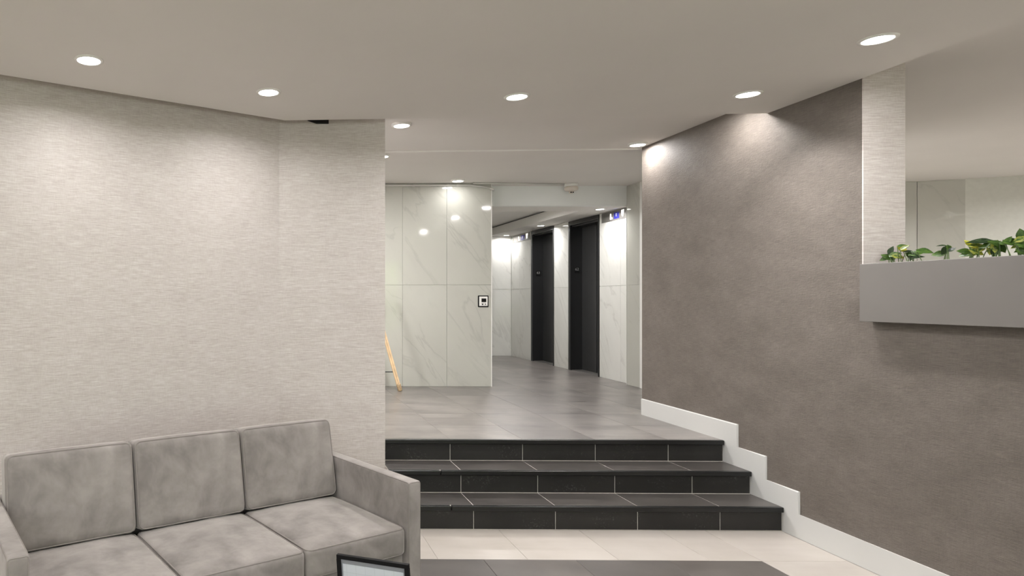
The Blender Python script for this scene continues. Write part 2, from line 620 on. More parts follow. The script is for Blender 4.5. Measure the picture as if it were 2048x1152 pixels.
# elevator hall ceiling with its raised tray and the beam in front of it
bm = bmesh.new()
TX0, TX1, TY0, TY1 = 3.35, 4.56, 9.46, 13.0
bx(bm, 3.019, 4.94, 8.885, 8.965, ZH, ZU)
struct(obj('beam', bm, 'beam_paint'))
bm = bmesh.new()
bx(bm, 3.0, 5.3, 8.965, TY0, ZH, ZH + 0.17)
bx(bm, 3.0, TX0, TY0, TY1, ZH, ZH + 0.17)
bx(bm, TX1, 5.3, TY0, TY1, ZH, ZH + 0.17)
bx(bm, 3.0, 5.3, TY1, 13.4, ZH, ZH + 0.17)
bx(bm, 2.9, 5.4, 8.966, 13.5, ZH + 0.172, ZH + 0.25)
struct(obj('ceiling_hall', bm, 'ceiling_paint'))
bm = bmesh.new()
bx(bm, TX1 - 0.012, TX1 + 0.0, TY0, TY1, ZH + 0.146, ZH + 0.158)
bx(bm, TX0, TX1 - 0.012, TY1 - 0.012, TY1, ZH + 0.146, ZH + 0.158)
struct(obj('trim_2', bm, 'dark_metal'))

# ------------------------------------------------------------------ walls
# left: oblique wall, then a short face parallel to the stairs, ending at the stair opening
nx, ny = -uy, ux
wp = [(0.094, 5.2605), (0.094 - 6.2 * ux, 5.2605 - 6.2 * uy),
      (0.094 - 6.2 * ux + 0.16 * nx, 5.2605 - 6.2 * uy + 0.16 * ny), (0.03, 5.425), (XS, 5.425), (XS, 5.2765)]
wl = struct(obj('wall_left', prism(bmesh.new(), wp, 0, ZU), 'wallpaper_light'))
# black wedge, its colour standing in for the dark inside a cove hole
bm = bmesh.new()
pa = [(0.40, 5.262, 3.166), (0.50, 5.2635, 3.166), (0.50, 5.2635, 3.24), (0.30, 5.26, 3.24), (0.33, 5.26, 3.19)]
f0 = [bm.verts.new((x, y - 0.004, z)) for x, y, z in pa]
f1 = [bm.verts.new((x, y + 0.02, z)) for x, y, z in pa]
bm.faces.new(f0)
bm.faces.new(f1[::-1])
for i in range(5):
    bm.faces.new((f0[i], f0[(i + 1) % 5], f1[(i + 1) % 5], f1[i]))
obj('cove_hole_dark', bm, 'plate_black', wl)

# right: full-height wall beside the stairs, parapet carrying the planter towards the room
bm = bmesh.new()
bx(bm, XW, 4.11, 4.194, 6.632, 0, ZU)
bx(bm, XW, 4.11, -0.6, 4.194, 0, 1.585)
wr = struct(obj('wall_right', bm, 'wallpaper_taupe'))
# the end face towards the room wears the light wallcovering, with a white corner bead
obj('end_face', box(XW + 0.002, 4.112, 4.188, 4.194, 1.588, ZU - 0.001), 'wallpaper_light', wr)
obj('corner_bead', box(XW - 0.001, XW + 0.002, 4.1865, 4.196, 1.588, ZM - 0.001), 'wallpaper_light', wr)

# stepped white baseboard on the right wall
prof = [(6.62, 0.549 - 0.009), (Y1 + 0.001, 0.54), (Y1 + 0.001, 0.36), (Y2 + 0.001, 0.36), (Y2 + 0.001, 0.18), (Y3 + 0.001, 0.18),
        (Y3 + 0.001, 0.0), (-0.6, 0.0), (-0.6, 0.17), (4.678, 0.17), (4.678, 0.335), (4.985, 0.335), (4.985, 0.517),
        (5.283, 0.517), (5.283, 0.703), (6.62, 0.703)]
bm = bmesh.new()
v0 = [bm.verts.new((3.829, y, z)) for y, z in prof]
v1 = [bm.verts.new((XW, y, z)) for y, z in prof]
fa = bm.faces.new(v0)
bm.faces.new(v1[::-1])
n = len(prof)
for i in range(n):
    bm.faces.new((v0[i], v0[(i + 1) % n], v1[(i + 1) % n], v1[i]))
es = [e for e in fa.edges if any(abs(e.verts[0].co.z - z) < 1e-4 and abs(e.verts[1].co.z - z) < 1e-4 for z in (0.17, 0.335, 0.517, 0.703))
      or any(abs(e.verts[0].co.y - y) < 1e-4 and abs(e.verts[1].co.y - y) < 1e-4 for y in (4.678, 4.985, 5.283))]
bmesh.ops.bevel(bm, geom=es, offset=0.005, segments=1, affect='EDGES')
struct(obj('baseboard_right', bm, 'baseboard_paint'))


def panels(parent, mat, origin, direction, widths, zs, thick=0.012, gap=0.003, name='panel', flip=1):
    """large marble slabs hung along a wall line; direction is a unit (x, y)"""
    a = math.atan2(direction[1], direction[0])
    s = 0.0
    for w in widths:
        for z0, z1 in zip(zs, zs[1:]):
            bm = box(gap / 2, w - gap / 2, 0, flip * thick, z0 + gap / 2, z1 - gap / 2, bev=0.001, seg=1)
            obj(name, bm, mat, parent, loc=(origin[0] + s * direction[0], origin[1] + s * direction[1], 0), rot=(0, 0, a))
        s += w


ZJ = 1.9097
# back wall of marble slabs facing the stairs
wb = struct(obj('wall_back', box(-1.1, 3.006, YB + 0.0125, 13.4, 0.3, ZU), 'marble_grout'))
panels(wb, 'marble_wall', (-0.61, YB), (1, 0), [0.61, 0.60, 0.61, 0.608, 0.595, 0.6075 - 0.009], [ZL, ZJ, ZU - 0.008])
struct(obj('trim_3', box(3.008, 3.019, YB - 0.001, YB + 0.014, ZL, ZU - 0.004), 'white_paint'))
struct(obj('wall_landing_side', box(-1.1, -1.0, 5.43, YB + 0.01, 0.3, ZU), 'white_paint'))

# elevator wall: backing in three pieces with the two door recesses left open
E1 = (11.29, 12.247)
E2 = (9.751, 10.731)
bm = bmesh.new()
bx(bm, XE + 0.013, 5.6, 8.88, E2[0], 0.3, ZH)
bx(bm, XE + 0.013, 5.6, E2[1], E1[0], 0.3, ZH)
bx(bm, XE + 0.013, 5.6, E1[1], 13.4, 0.3, ZH)
bx(bm, 5.35, 5.6, E2[0], E2[1], 0.3, ZH)
bx(bm, 5.35, 5.6, E1[0], E1[1], 0.3, ZH)
we = struct(obj('wall_elevator', bm, 'marble_grout'))
zs = [ZL, ZJ, ZH - 0.002]
panels(we, 'marble_hall', (XE, E2[0]), (0, -1), [0.576, 0.295], zs, flip=1)
panels(we, 'marble_hall', (XE, E1[0]), (0, -1), [E1[0] - E2[1]], zs, flip=1)
panels(we, 'marble_hall', (XE, 13.25), (0, -1), [0.40, 13.25 - E1[1] - 0.40], zs, flip=1)
wh = struct(obj('wall_hall_end', box(3.0, XE + 0.012, 13.2625, 13.4, 0.3, ZH), 'marble_grout'))
panels(wh, 'marble_hall', (3.019, 13.25), (1, 0), [0.5, 0.5, 0.5, XE - 3.019 - 1.5 - 0.004], zs)
# proud marble return beside the beam, then white wall hidden behind the right wall
wsd = struct(obj('wall_side', box(4.953, 5.6, 6.5, 8.88, 0.3, ZU), 'white_paint'))
panels(wsd, 'marble_wall', (4.94, 8.88), (0, -1), [0.315], [ZL, ZJ, ZU - 0.004], flip=1)
struct(obj('trim_4', box(4.934, 4.955, 8.50, 8.562, ZL, ZU - 0.004), 'white_paint'))
struct(obj('trim_5', box(4.936, 4.942, 8.8805, 8.8845, ZL, ZH), 'white_paint'))
struct(obj('wall_right_return', box(4.11, 4.953, 6.5, 6.632, 0, ZU), 'white_paint'))

# marble wall of the room seen over the planter
wf = struct(obj('wall_far', prism(bmesh.new(), [(5.6, 8.632), (8.615, 8.632), (10.5, 7.73), (10.6, 7.9), (8.7, 9.0), (5.6, 9.0)], 0, ZU), 'marble_grout'))
panels(wf, 'marble_wall', (5.615, 8.618), (1, 0), [1.0, 1.0, 1.0 - 0.002], [0.0, 1.37, ZU - 0.004])
dx, dy = 9.581 - 8.615, 8.19 - 8.618
ln = math.hypot(dx, dy)
panels(wf, 'marble_wall', (8.617, 8.616), (dx / ln, dy / ln), [0.68, 0.68, 0.68], [0.0, 1.37, ZU - 0.004])
struct(obj('wall_far_side', box(10.4, 10.6, -3.2, 7.9, 0, ZU), 'white_paint'))

# rear of the lobby, behind the viewpoint: glazed front onto planting
WX = [(-3.2, -1.5), (-1.3, 0.4), (0.6, 2.3), (2.5, 4.26)]
bm = bmesh.new()
edges = [-6.0] + [v for p in WX for v in p] + [10.6]
for a, c in zip(edges[::2], edges[1::2]):
    bx(bm, a, c, -3.35, -3.2, 0, ZU)
for a, c in WX:
    bx(bm, a, c, -3.35, -3.2, 0, 0.6)
    bx(bm, a, c, -3.35, -3.2, 2.95, ZU)
struct(obj('wall_rear', bm, 'white_paint'))
struct(obj('wall_rear_left', box(-6.0, -5.25, -3.2, 2.3, 0, ZU), 'wallpaper_light'))
for i, (a, c) in enumerate(WX):
    bm = bmesh.new()
    for q in ((a, a + 0.05, 0.6, 2.95), (c - 0.05, c, 0.6, 2.95), (a + 0.05, c - 0.05, 0.6, 0.65), (a + 0.05, c - 0.05, 2.9, 2.95),
              (a + 0.05, c - 0.05, 2.1, 2.15)):
        bx(bm, q[0], q[1], -3.31, -3.24, q[2], q[3])
    w = struct(obj('window_%d' % (i + 1), bm, 'window_frame'))
    for z0, z1 in ((0.65, 2.1), (2.15, 2.9)):
        obj('pane', box(a + 0.05, c - 0.05, -3.278, -3.272, z0, z1), 'window_glass', w)
    portal(((a + c) / 2, -3.23, 1.775), c - a, 2.35)

# ------------------------------------------------------------------ downlights
ring_me = None


def downlight(x, y, zc_, label, r=0.067, watts=LAMP_W, group='recessed ceiling downlights', drop=0.006, spread=162):
    t = thing('recessed_downlight', label, 'ceiling light', (x, y, zc_), group=group)
    bm = lathe(bmesh.new(), [(r + 0.02, 0.0), (r + 0.018, -drop), (r + 0.002, -drop - 0.002), (r, -drop + 0.001), (r, 0.0)], 40)
    obj('trim_ring', bm, 'white_plastic', t, smooth=True)
    bm = lathe(bmesh.new(), [(r - 0.0005, -0.001), (r - 0.0005, -drop + 0.002), (0, -drop + 0.0015)], 40)
    obj('lens', bm, 'lens', t)
    d = bpy.data.lights.new('downlight_beam', 'AREA')
    d.shape = 'DISK'
    d.size = r * 1.96
    d.energy = watts
    d.color = (1.0, 0.978, 0.965)
    d.spread = math.radians(spread)
    o = bpy.data.objects.new('downlight_beam', d)
    o.location = (0, 0, -drop - 0.004)
    link(o, t)
    return t


downlight(-1.068, 3.805, ZM, 'recessed downlight in the dropped ceiling, furthest left in the photo', watts=LAMP_W * 0.54)
downlight(0.005, 4.415, ZM, 'recessed downlight in the dropped ceiling above the sofa end and wall corner', watts=LAMP_W * 0.54)
downlight(1.757, 4.54, ZM, 'recessed downlight in the dropped ceiling centred above the steps')
downlight(3.345, 4.508, ZM, 'recessed downlight that throws a scallop on the taupe wall by the ceiling edge', spread=115, watts=LAMP_W * 0.7)
downlight(3.345, 3.558, ZM, 'recessed downlight near the top right, above the end of the taupe wall', spread=175)
downlight(1.188, 5.70, ZU, 'surface downlight just behind the dropped ceiling edge beside the left wall end', drop=0.018, watts=17, spread=180)
downlight(3.70, 6.455, ZU, 'surface downlight at the far top corner of the taupe wall', drop=0.018, watts=8, spread=180)
downlight(1.236, 6.95, ZU, 'surface downlight half hidden behind the left wall end, below the ceiling bead', drop=0.018, watts=45, spread=180)
downlight(2.489, 8.42, ZU, 'surface downlight close to the marble back wall and the conduit', drop=0.018, watts=2.6, spread=180)
hall_w = 10.0
downlight(4.752, 9.226, ZH, 'small hall downlight before the nearer elevator door', r=0.055, watts=hall_w)
downlight(4.80, 11.32, ZH, 'small hall downlight between the two elevator doors', r=0.055, watts=hall_w)
downlight(4.84, 13.05, ZH, 'small hall downlight in the far corner of the elevator hall', r=0.05, watts=hall_w * 0.6)
downlight(3.62, 10.20, ZH + 0.172, 'hall downlight inside the raised ceiling tray beside the marble wall', r=0.085, watts=hall_w * 2.2, drop=0.012, spread=170)
downlight(3.56, 5.12, ZU, 'surface downlight hidden above the dropped ceiling edge beside the taupe wall', drop=0.018, watts=10, spread=180, group='landing downlights out of view')
for x, y in ((-3.2, 1.9), (-3.2, -0.6), (-0.9, 1.9), (-0.9, -0.6), (1.75, 1.9), (1.75, -0.6), (3.34, 1.6), (3.34, -0.6)):
    downlight(x, y, ZM, 'recessed downlight of the lobby behind the viewpoint', group='lobby downlights out of view')
for x, y in ((5.7, 7.2), (6.6, 7.4), (9.3, 6.7), (6.5, 3.2), (8.8, 3.5), (6.6, 0.2), (8.9, 0.2)):
    downlight(x, y, ZU, 'surface downlight of the room behind the planter', group='side room downlights out of view', drop=0.018, watts=27)
downlight(0.0, 7.4, ZU, 'surface downlight of the landing hidden behind the left wall', group='landing downlights out of view', drop=0.018, watts=45, spread=180)

# ------------------------------------------------------------------ elevator doors
def glyphs(text, size, mat, parent, name, loc, rot):
    cu = bpy.data.curves.new(name, 'FONT')
    cu.body = text
    cu.size = size
    cu.extrude = 0.0008
    cu.align_x = 'CENTER'
    cu.align_y = 'CENTER'
    tmp = bpy.data.objects.new(name, cu)
    me = bpy.data.meshes.new_from_object(tmp)
    bpy.data.objects.remove(tmp)
    me.materials.clear()
    me.materials.append(MATS[mat])
    return obj(name, me, mat, parent, loc=loc, rot=rot)


def elevator(y0, y1, label, digits):
    """local origin on the floor at the far jamb; the opening runs along -Y towards the viewer"""
    t = thing('elevator_door', label, 'elevator', (XE, y1, ZL))
    W = y1 - y0
    H = ZH - ZL - 0.012
    fw = 0.045
    bm = bmesh.new()
    bx(bm, -0.012, 0.03, -fw, -0.002, 0, H)
    bx(bm, -0.012, 0.03, -W + 0.002, -W + fw * 0.5, 0, H)
    bx(bm, -0.012, 0.03, -W + fw * 0.5, -fw, H - 0.055, H)
    obj('frame', bm, 'dark_metal', t)
    obj('frame_edge', bx(bx(bmesh.new(), -0.014, -0.002, -fw - 0.006, -fw, 0, H - 0.06), -0.014, -0.002, -W + fw * 0.5, -fw - 0.006, H - 0.061, H - 0.055), 'frame_edge', t)
    obj('jamb', box(0.03, 0.215, -0.03, -0.002, 0, H), 'dark_metal', t)
    obj('jamb', box(0.03, 0.215, -W + 0.002, -W + 0.02, 0, H), 'dark_metal', t)
    obj('header', box(0.03, 0.30, -W + 0.02, -0.03, H - 0.09, H), 'dark_metal', t)
    ym = -0.03 - (W - 0.05) * 0.5
    obj('door_leaf', box(0.20, 0.23, ym + 0.001, -0.031, 0.006, H - 0.091, bev=0.002, seg=1), 'door_metal', t)
    obj('door_leaf', box(0.212, 0.242, -W + 0.021, ym - 0.001, 0.006, H - 0.091, bev=0.002, seg=1), 'door_metal', t)
    obj('sill', box(0.03, 0.26, -W + 0.021, -0.031, -0.004, 0.005), 'brushed_steel', t)
    # raised number plate on the far jamb, which faces the viewer
    pl = obj('number_plate', box(0.072, 0.165, -0.036, -0.0305, 1.605, 1.71, bev=0.002, seg=1), 'plate_black', t)
    glyphs(digits, 0.062, 'plate_digit', pl, 'number', (0.115, -0.0368, 1.668), (math.radians(90), 0, 0))
    return t


elevator(E1[0], E1[1], 'farther dark grey elevator door, deeper in the hall', '63')
elevator(E2[0], E2[1], 'nearer dark grey elevator door, closest to the taupe wall', '62')


def indicator(ya, yb, z1, label):
    """hall position indicator: steel plate with a blue display and two lit arrows; runs along -Y"""
    t = thing('elevator_indicator', label, 'indicator', (XE, ya, z1))
    W = ya - yb
    h = 0.145
    obj('plate', box(-0.006, -0.0005, -W, 0, -h, 0, bev=0.0015, seg=1), 'brushed_steel', t)
    obj('display', box(-0.009, -0.006, -W * 0.70, -W * 0.50, -h * 0.84, -h * 0.2), 'blue_display', t)

    def flat(pts, name):
        bm = bmesh.new()
        a = [bm.verts.new((-0.009, y * W, z * h)) for y, z in pts]
        c = [bm.verts.new((-0.006, y * W, z * h)) for y, z in pts]
        bm.faces.new(a)
        bm.faces.new(c[::-1])
        for i in range(len(pts)):
            bm.faces.new((a[i], a[(i + 1) % len(pts)], c[(i + 1) % len(pts)], c[i]))
        obj(name, bm, 'lantern', t)
    flat([(-0.35, -0.24), (-0.39, -0.24), (-0.39, -0.64), (-0.44, -0.64), (-0.44, -0.82), (-0.35, -0.82)], 'arrow_up')
    flat([(-0.78, -0.12), (-0.88, -0.10), (-0.85, -0.74), (-0.80, -0.76)], 'arrow_down')
    bm = bx(bmesh.new(), -0.0095, -0.009, -W * 0.60, -W * 0.585, -h * 0.62, -h * 0.32)
    obj('segment', bm, 'lantern', t)


indicator(9.68, 8.99, ZH - 0.008, 'steel indicator plate with blue display above the wall nearest the taupe wall')
indicator(13.18, 12.30, ZH - 0.012, 'steel indicator plate with blue display in the far corner of the hall')

# ------------------------------------------------------------------ thermostat on the back wall
t = thing('wall_thermostat', 'small wall controller with black surround on the marble back wall', 'thermostat', (2.899, YB, 1.69))
obj('surround', box(-0.070, 0.070, -0.012, -0.0005, -0.078, 0.078, bev=0.008, seg=2), 'black_frame', t)
obj('face', box(-0.056, 0.056, -0.022, -0.012, -0.064, 0.064, bev=0.004, seg=2), 'white_plastic', t)
obj('screen', box(-0.028, 0.035, -0.024, -0.0221, -0.012, 0.038), 'screen_black', t)
for cx, shp in ((-0.014, 'down'), (0.022, 'right')):
    pts = [(-0.015, 0.008), (0.015, 0.008), (0.0, -0.014)] if shp == 'down' else [(-0.006, 0.016), (0.012, 0.0), (-0.006, -0.014), (-0.001, 0)]
    bm = bmesh.new()
    a = [bm.verts.new((cx + x, -0.0245, -0.040 + z)) for x, z in pts]
    c = [bm.verts.new((cx + x, -0.022, -0.040 + z)) for x, z in pts]
    bm.faces.new(a)
    bm.faces.new(c[::-1])
    for i in range(len(pts)):
        bm.faces.new((a[i], a[(i + 1) % len(pts)], c[(i + 1) % len(pts)], c[i]))
    obj('button', bm, 'screen_black', t)

# ------------------------------------------------------------------ conduits and smoke detector
t = thing('conduit', 'thin white conduit clipped along the top of the marble back wall', 'conduit', (0, 0, 0))
yc, zc2 = YB - 0.014, ZU - 0.028
obj('pipe', tube(bmesh.new(), [(-0.9, yc, zc2), (2.6, yc, zc2), (2.72, yc, zc2), (2.88, yc, zc2 - 0.02), (3.005, yc, zc2 - 0.045)], 0.0125, 10), 'conduit', t, smooth=True)
for x in (1.28, 1.97, 2.42, 2.55):
    obj('clip', tube(bmesh.new(), [(x - 0.012, yc, zc2), (x + 0.012, yc, zc2)], 0.0175, 10), 'conduit', t)
obj('elbow', tube(bmesh.new(), [(2.985, yc, zc2 - 0.043), (3.03, yc, zc2 - 0.055), (3.04, yc + 0.02, zc2 - 0.06)], 0.0165, 10), 'conduit', t)
t = thing('conduit', 'thin white conduit running over the ceiling to the smoke detector', 'conduit', (0, 0, 0))
obj('pipe', tube(bmesh.new(), [(2.75, YB - 0.06, ZU - 0.012), (3.0, YB - 0.05, ZU - 0.012), (4.0, 8.70, ZU - 0.012)], 0.011, 10), 'conduit', t, smooth=True)
t = thing('smoke_detector', 'cream smoke detector hanging from the ceiling before the hall beam', 'smoke detector', (4.105, 8.72, ZU))
obj('base', lathe(bmesh.new(), [(0.0, 0), (0.085, 0), (0.085, -0.035), (0.08, -0.04), (0, -0.04)], 32), 'white_plastic', t, smooth=True)
obj('body', lathe(bmesh.new(), [(0.0, -0.04), (0.078, -0.04), (0.088, -0.05), (0.088, -0.075), (0.08, -0.088), (0.04, -0.102), (0, -0.104)], 32), 'detector_plastic', t, smooth=True)
obj('sensor', lathe(bmesh.new(), [(0.0, -0.10), (0.034, -0.10), (0.030, -0.122), (0.018, -0.13), (0, -0.131)], 24), 'detector_plastic', t, smooth=True)
for sx in (-0.013, 0.013):
    obj('vent', box(sx - 0.009, sx + 0.009, -0.033, -0.018, -0.127, -0.112, bev=0.003, seg=1), 'plate_black', t)

# ------------------------------------------------------------------ wooden easel by the back wall
t = thing('wooden_easel', 'pale wooden easel on the landing, mostly hidden behind the left wall', 'easel', (1.2, 8.3, ZL))


def slat(name, p, q, w, d, mat='pine', bev=0.004, parent=None):
    """bar of w by d section from p to q"""
    p, q = Vector(p), Vector(q)
    ln_ = (q - p).length
    bm = box(-w / 2, w / 2, -d / 2, d / 2, 0, ln_, bev=bev, seg=2)
    z = (q - p).normalized()
    x = Vector((1, 0, 0))
    y = z.cross(x).normalized()
    x = y.cross(z)
    M = Matrix((x, y, z)).transposed().to_4x4()
    M.translation = p
    bmesh.ops.transform(bm, matrix=M, verts=bm.verts)
    return obj(name, bm, mat, parent or t)


for sgn in (1, -1):
    f_ = (sgn * 0.475, -0.07, 0.075)
    h_ = (sgn * 0.08, 0.02, 1.55)
    o1 = slat('leg', (f_[0] - 0.012, f_[1], f_[2]), (h_[0] - 0.012, h_[1], h_[2]), 0.023, 0.03)
    o2 = slat('leg', (f_[0] + 0.013, f_[1], f_[2]), (h_[0] + 0.013, h_[1], h_[2]), 0.023, 0.03)
    slat('shoe', (sgn * 0.497, -0.075, 0.0), (sgn * 0.472, -0.07, 0.10), 0.056, 0.046, 'foot_tan', 0.016)
slat('rear_leg', (0, 0.28, 0.0), (0, 0.05, 1.52), 0.04, 0.025)
slat('rest_bar', (-0.46, -0.02, 0.235), (0.425, -0.05, 0.245), 0.012, 0.012, 'plate_black', 0.002)
slat('head_block', (-0.10, 0.03, 1.53), (0.10, 0.03, 1.53), 0.05, 0.06)

# ------------------------------------------------------------------ planter and plants
t = thing('planter_box', 'long grey planter box on the parapet at the right', 'planter', (0, 0, 1.585))
px0, px1, py0, py1, ph = 3.765, 4.108, 0.2, 4.128, 0.366
bm = bmesh.new()
bx(bm, px0, px0 + 0.02, py0, py1, 0.002, ph, bev=0.002, seg=1)
bx(bm, px1 - 0.02, px1, py0, py1, 0.002, ph)
bx(bm, px0 + 0.02, px1 - 0.02, py1 - 0.02, py1, 0.002, ph)
bx(bm, px0 + 0.02, px1 - 0.02, py0, py0 + 0.02, 0.002, ph)
bx(bm, px0 + 0.02, px1 - 0.02, py0 + 0.02, py1 - 0.02, 0.002, 0.022)
obj('trough', bm, 'planter_grey', t)
obj('soil', box(px0 + 0.021, px1 - 0.021, py0 + 0.021, py1 - 0.021, 0.023, 0.315), 'soil', t)


def leaf_mesh(name, ln_, wd, mat, fold=0.25, droop=0.25):
    """pointed heart-shaped leaf along +X from the petiole, folded on its midrib"""
    st_ = [(0.0, 0.30), (0.10, 0.62), (0.25, 0.92), (0.42, 1.0), (0.60, 0.82), (0.78, 0.5), (0.92, 0.18), (1.0, 0.0)]
    bm = bmesh.new()
    mid, lf, rt = [], [], []
    for x, w in st_:
        zz = -droop * ln_ * x * x
        mid.append(bm.verts.new((x * ln_, 0, zz)))
        xo = (x - (0.10 if x < 0.05 else 0.0)) * ln_
        if w > 0:
            for s_, arr in ((1, lf), (-1, rt)):
                arr.append(bm.verts.new((xo, s_ * w * wd / 2, zz + fold * w * wd / 2)))
    for arr, flip in ((lf, False), (rt, True)):
        for i in range(len(st_) - 1):
            if i + 1 < len(arr):
                q = (mid[i], mid[i + 1], arr[i + 1], arr[i])
            else:
                q = (mid[i], mid[i + 1], arr[i])
            bm.faces.new(q[::-1] if flip else q)
    ext = bmesh.ops.solidify(bm, geom=bm.faces[:], thickness=0.0012)
    return bm


VIEW = Vector((0.71, 0.70, 0.05)).normalized()
RIGHT = Vector((0.70, -0.71, 0)).normalized()
UP = Vector((0, 0, 1))


def plant(label, base_y, leaves):
    """leaves: (along the box, height above the rim, length, tip angle, face tilt, material); metres and degrees"""
    zb, xb, rim = 1.90, 3.93, 1.9605
    p = thing('pothos_plant', label, 'plant', (xb, base_y, zb), group='trailing plants in the grey planter')
    for a_, h_, ln_, phi, tilt, mt in leaves:
        ln_ *= 0.86
        dx_ = random.uniform(-0.012, 0.012)
        o = obj('leaf', leaf_mesh('leaf', ln_, ln_ * random.uniform(0.62, 0.74), mt, random.uniform(0.1, 0.3), random.uniform(0.05, 0.25)), mt, p, smooth=True)
        ph, ti = math.radians(phi), math.radians(tilt)
        ex = (RIGHT * math.cos(ph) + UP * math.sin(ph) - VIEW * random.uniform(-0.1, 0.35)).normalized()
        nz = -VIEW * math.cos(ti) + UP * math.sin(ti)
        ey = nz.cross(ex).normalized()
        nz = ex.cross(ey)
        R = Matrix((ex, ey, nz)).transposed().to_4x4()
        c = ex * (ln_ * 0.45)
        # a leaf is narrower seen along the wall; its place along the box is given there
        ctr = Vector((dx_, -a_, rim + h_ - zb))
        o.matrix_local = Matrix.Translation(ctr - c) @ R
        at_ = ctr - c
        b0 = Vector((dx_ * 0.4, -a_ * 0.6, 0.0))
        mid_ = (at_ + b0) / 2 + Vector((0, 0, 0.008))
        obj('stem', tube(bmesh.new(), [b0, mid_, at_], 0.0022, 5), 'stem_green', p)


G, D_, V_, Yl = 'leaf_green', 'leaf_dark', 'leaf_variegated', 'leaf_yellow'
plant('bushy green plant with one yellow leaf against the pale wall end, leftmost in the planter', 4.064,
      [(-0.049, 0.036, 0.072, 150, 20, G), (-0.026, 0.075, 0.064, 70, 55, D_), (-0.062, 0.027, 0.058, 200, 30, G),
       (0.003, 0.048, 0.068, 20, 40, G), (0.028, 0.081, 0.064, 140, 25, Yl), (0.066, 0.087, 0.056, 35, 45, V_),
       (0.038, 0.099, 0.053, 10, 50, G), (0.022, 0.035, 0.067, -20, 40, V_), (-0.019, 0.037, 0.057, 100, 30, G)])
plant('low dark green plant beside the yellow-leaved one', 3.962,
      [(-0.018, 0.060, 0.063, 5, 65, D_), (0.007, 0.047, 0.073, 10, 35, G), (0.034, 0.024, 0.065, 15, 55, D_),
       (-0.024, 0.037, 0.052, -60, 40, G), (0.003, 0.026, 0.052, -120, 40, D_)])
plant('lone upright heart-shaped leaf on a thin stem', 3.878,
      [(0.000, 0.057, 0.085, -4, 48, G)])
plant('small dark-leaved plant between the lone leaf and the bushy right end', 3.765,
      [(-0.034, 0.033, 0.070, 190, 25, G), (0.002, 0.053, 0.066, 240, 20, D_), (-0.017, 0.079, 0.053, 175, 70, D_),
       (0.029, 0.055, 0.042, 40, 40, D_), (0.018, 0.065, 0.043, -60, 40, G)])
plant('leafy plant with bright yellow young leaves', 3.617,
      [(-0.045, 0.040, 0.064, 170, 20, G), (-0.037, 0.021, 0.064, 190, 35, G), (0.001, 0.045, 0.079, 250, 5, Yl),
       (-0.022, 0.084, 0.045, 120, 40, Yl), (0.031, 0.091, 0.113, 172, 60, D_), (0.016, 0.069, 0.066, 10, 50, V_),
       (0.023, 0.031, 0.072, -30, 30, V_), (-0.009, 0.027, 0.057, -150, 30, G), (0.041, 0.051, 0.059, 60, 40, V_)])
plant('dense glossy green plant near the right edge of the frame', 3.514,
      [(-0.038, 0.065, 0.071, 200, 30, G), (-0.011, 0.057, 0.077, 240, 20, V_), (0.012, 0.072, 0.070, 150, 40, G),
       (-0.007, 0.028, 0.068, 250, 20, D_), (0.024, 0.044, 0.064, -60, 30, G), (0.040, 0.069, 0.055, 0, 45, G),
       (-0.026, 0.038, 0.065, -100, 30, V_), (0.008, 0.048, 0.061, -90, 30, V_)])
plant('tall light green plant cut off by the right edge of the frame', 3.405,
      [(-0.027, 0.069, 0.084, -10, 40, G), (-0.043, 0.084, 0.048, 60, 45, G), (0.002, 0.108, 0.068, 100, 10, G),
       (0.017, 0.083, 0.059, 30, 30, V_), (-0.009, 0.048, 0.054, 200, 40, V_), (0.006, 0.032, 0.068, 200, 25, G),
       (0.031, 0.053, 0.074, -20, 30, G), (0.022, 0.018, 0.062, -40, 30, G)])

# ------------------------------------------------------------------ sofa
SA = ang
sofa = thing('sofa', 'three-seat light grey velvet sofa with piped cushions before the pale wall', 'sofa', (0.46, 4.144, 0.0), (0, 0, SA))


def swell(p, hx, hy, hz, bt, bf):
    fx, fy, fz = (max(1 - (a / h) ** 2, 0) for a, h in ((p[0], hx), (p[1], hy), (p[2], hz)))
    z = p[2] + (1 if p[2] > 0 else -0.2) * bt * (fx * fy) ** 0.7 * (abs(p[2]) / hz)
    y = p[1] + math.copysign(1, p[1]) * bf * (fx * fz) ** 0.7 * (abs(p[1]) / hy)
    return Vector((p[0], y, z))


def cushion_mesh(hx, hy, hz, r, bt=0.02, bf=0.0, n=16, seed=0, wr=0.0):
    """soft box with half sizes; bt swells +-z faces, bf swells +-y faces"""
    bm = bmesh.new()
    idx = {}

    def param(i):
        t_ = i / n * 2 - 1
        return math.copysign(abs(t_) ** 0.72, t_)

    def vert(i, j, k_):
        key = (i, j, k_)
        if key in idx:
            return idx[key]
        p = Vector((param(i) * hx, param(j) * hy, param(k_) * hz))
        inn = Vector((max(-hx + r, min(hx - r, p.x)), max(-hy + r, min(hy - r, p.y)), max(-hz + r, min(hz - r, p.z))))
        d = p - inn
        if d.length > 1e-9:
            p = inn + d.normalized() * r
        p = swell(p, hx, hy, hz, bt, bf)
        if wr:
            p += Vector((0, 1, 1)) * wr * noise.noise(Vector((p.x * 9 + seed, p.y * 7, p.z * 7)))
        idx[key] = bm.verts.new(p)
        return idx[key]
    for a in range(n):
        for c in range(n):
            for s_ in (0, n):
                bm.faces.new((vert(s_, a, c), vert(s_, a + 1, c), vert(s_, a + 1, c + 1), vert(s_, a, c + 1)))
                bm.faces.new((vert(a, s_, c), vert(a + 1, s_, c), vert(a + 1, s_, c + 1), vert(a, s_, c + 1)))
                bm.faces.new((vert(a, c, s_), vert(a + 1, c, s_), vert(a + 1, c + 1, s_), vert(a, c + 1, s_)))
    return bm


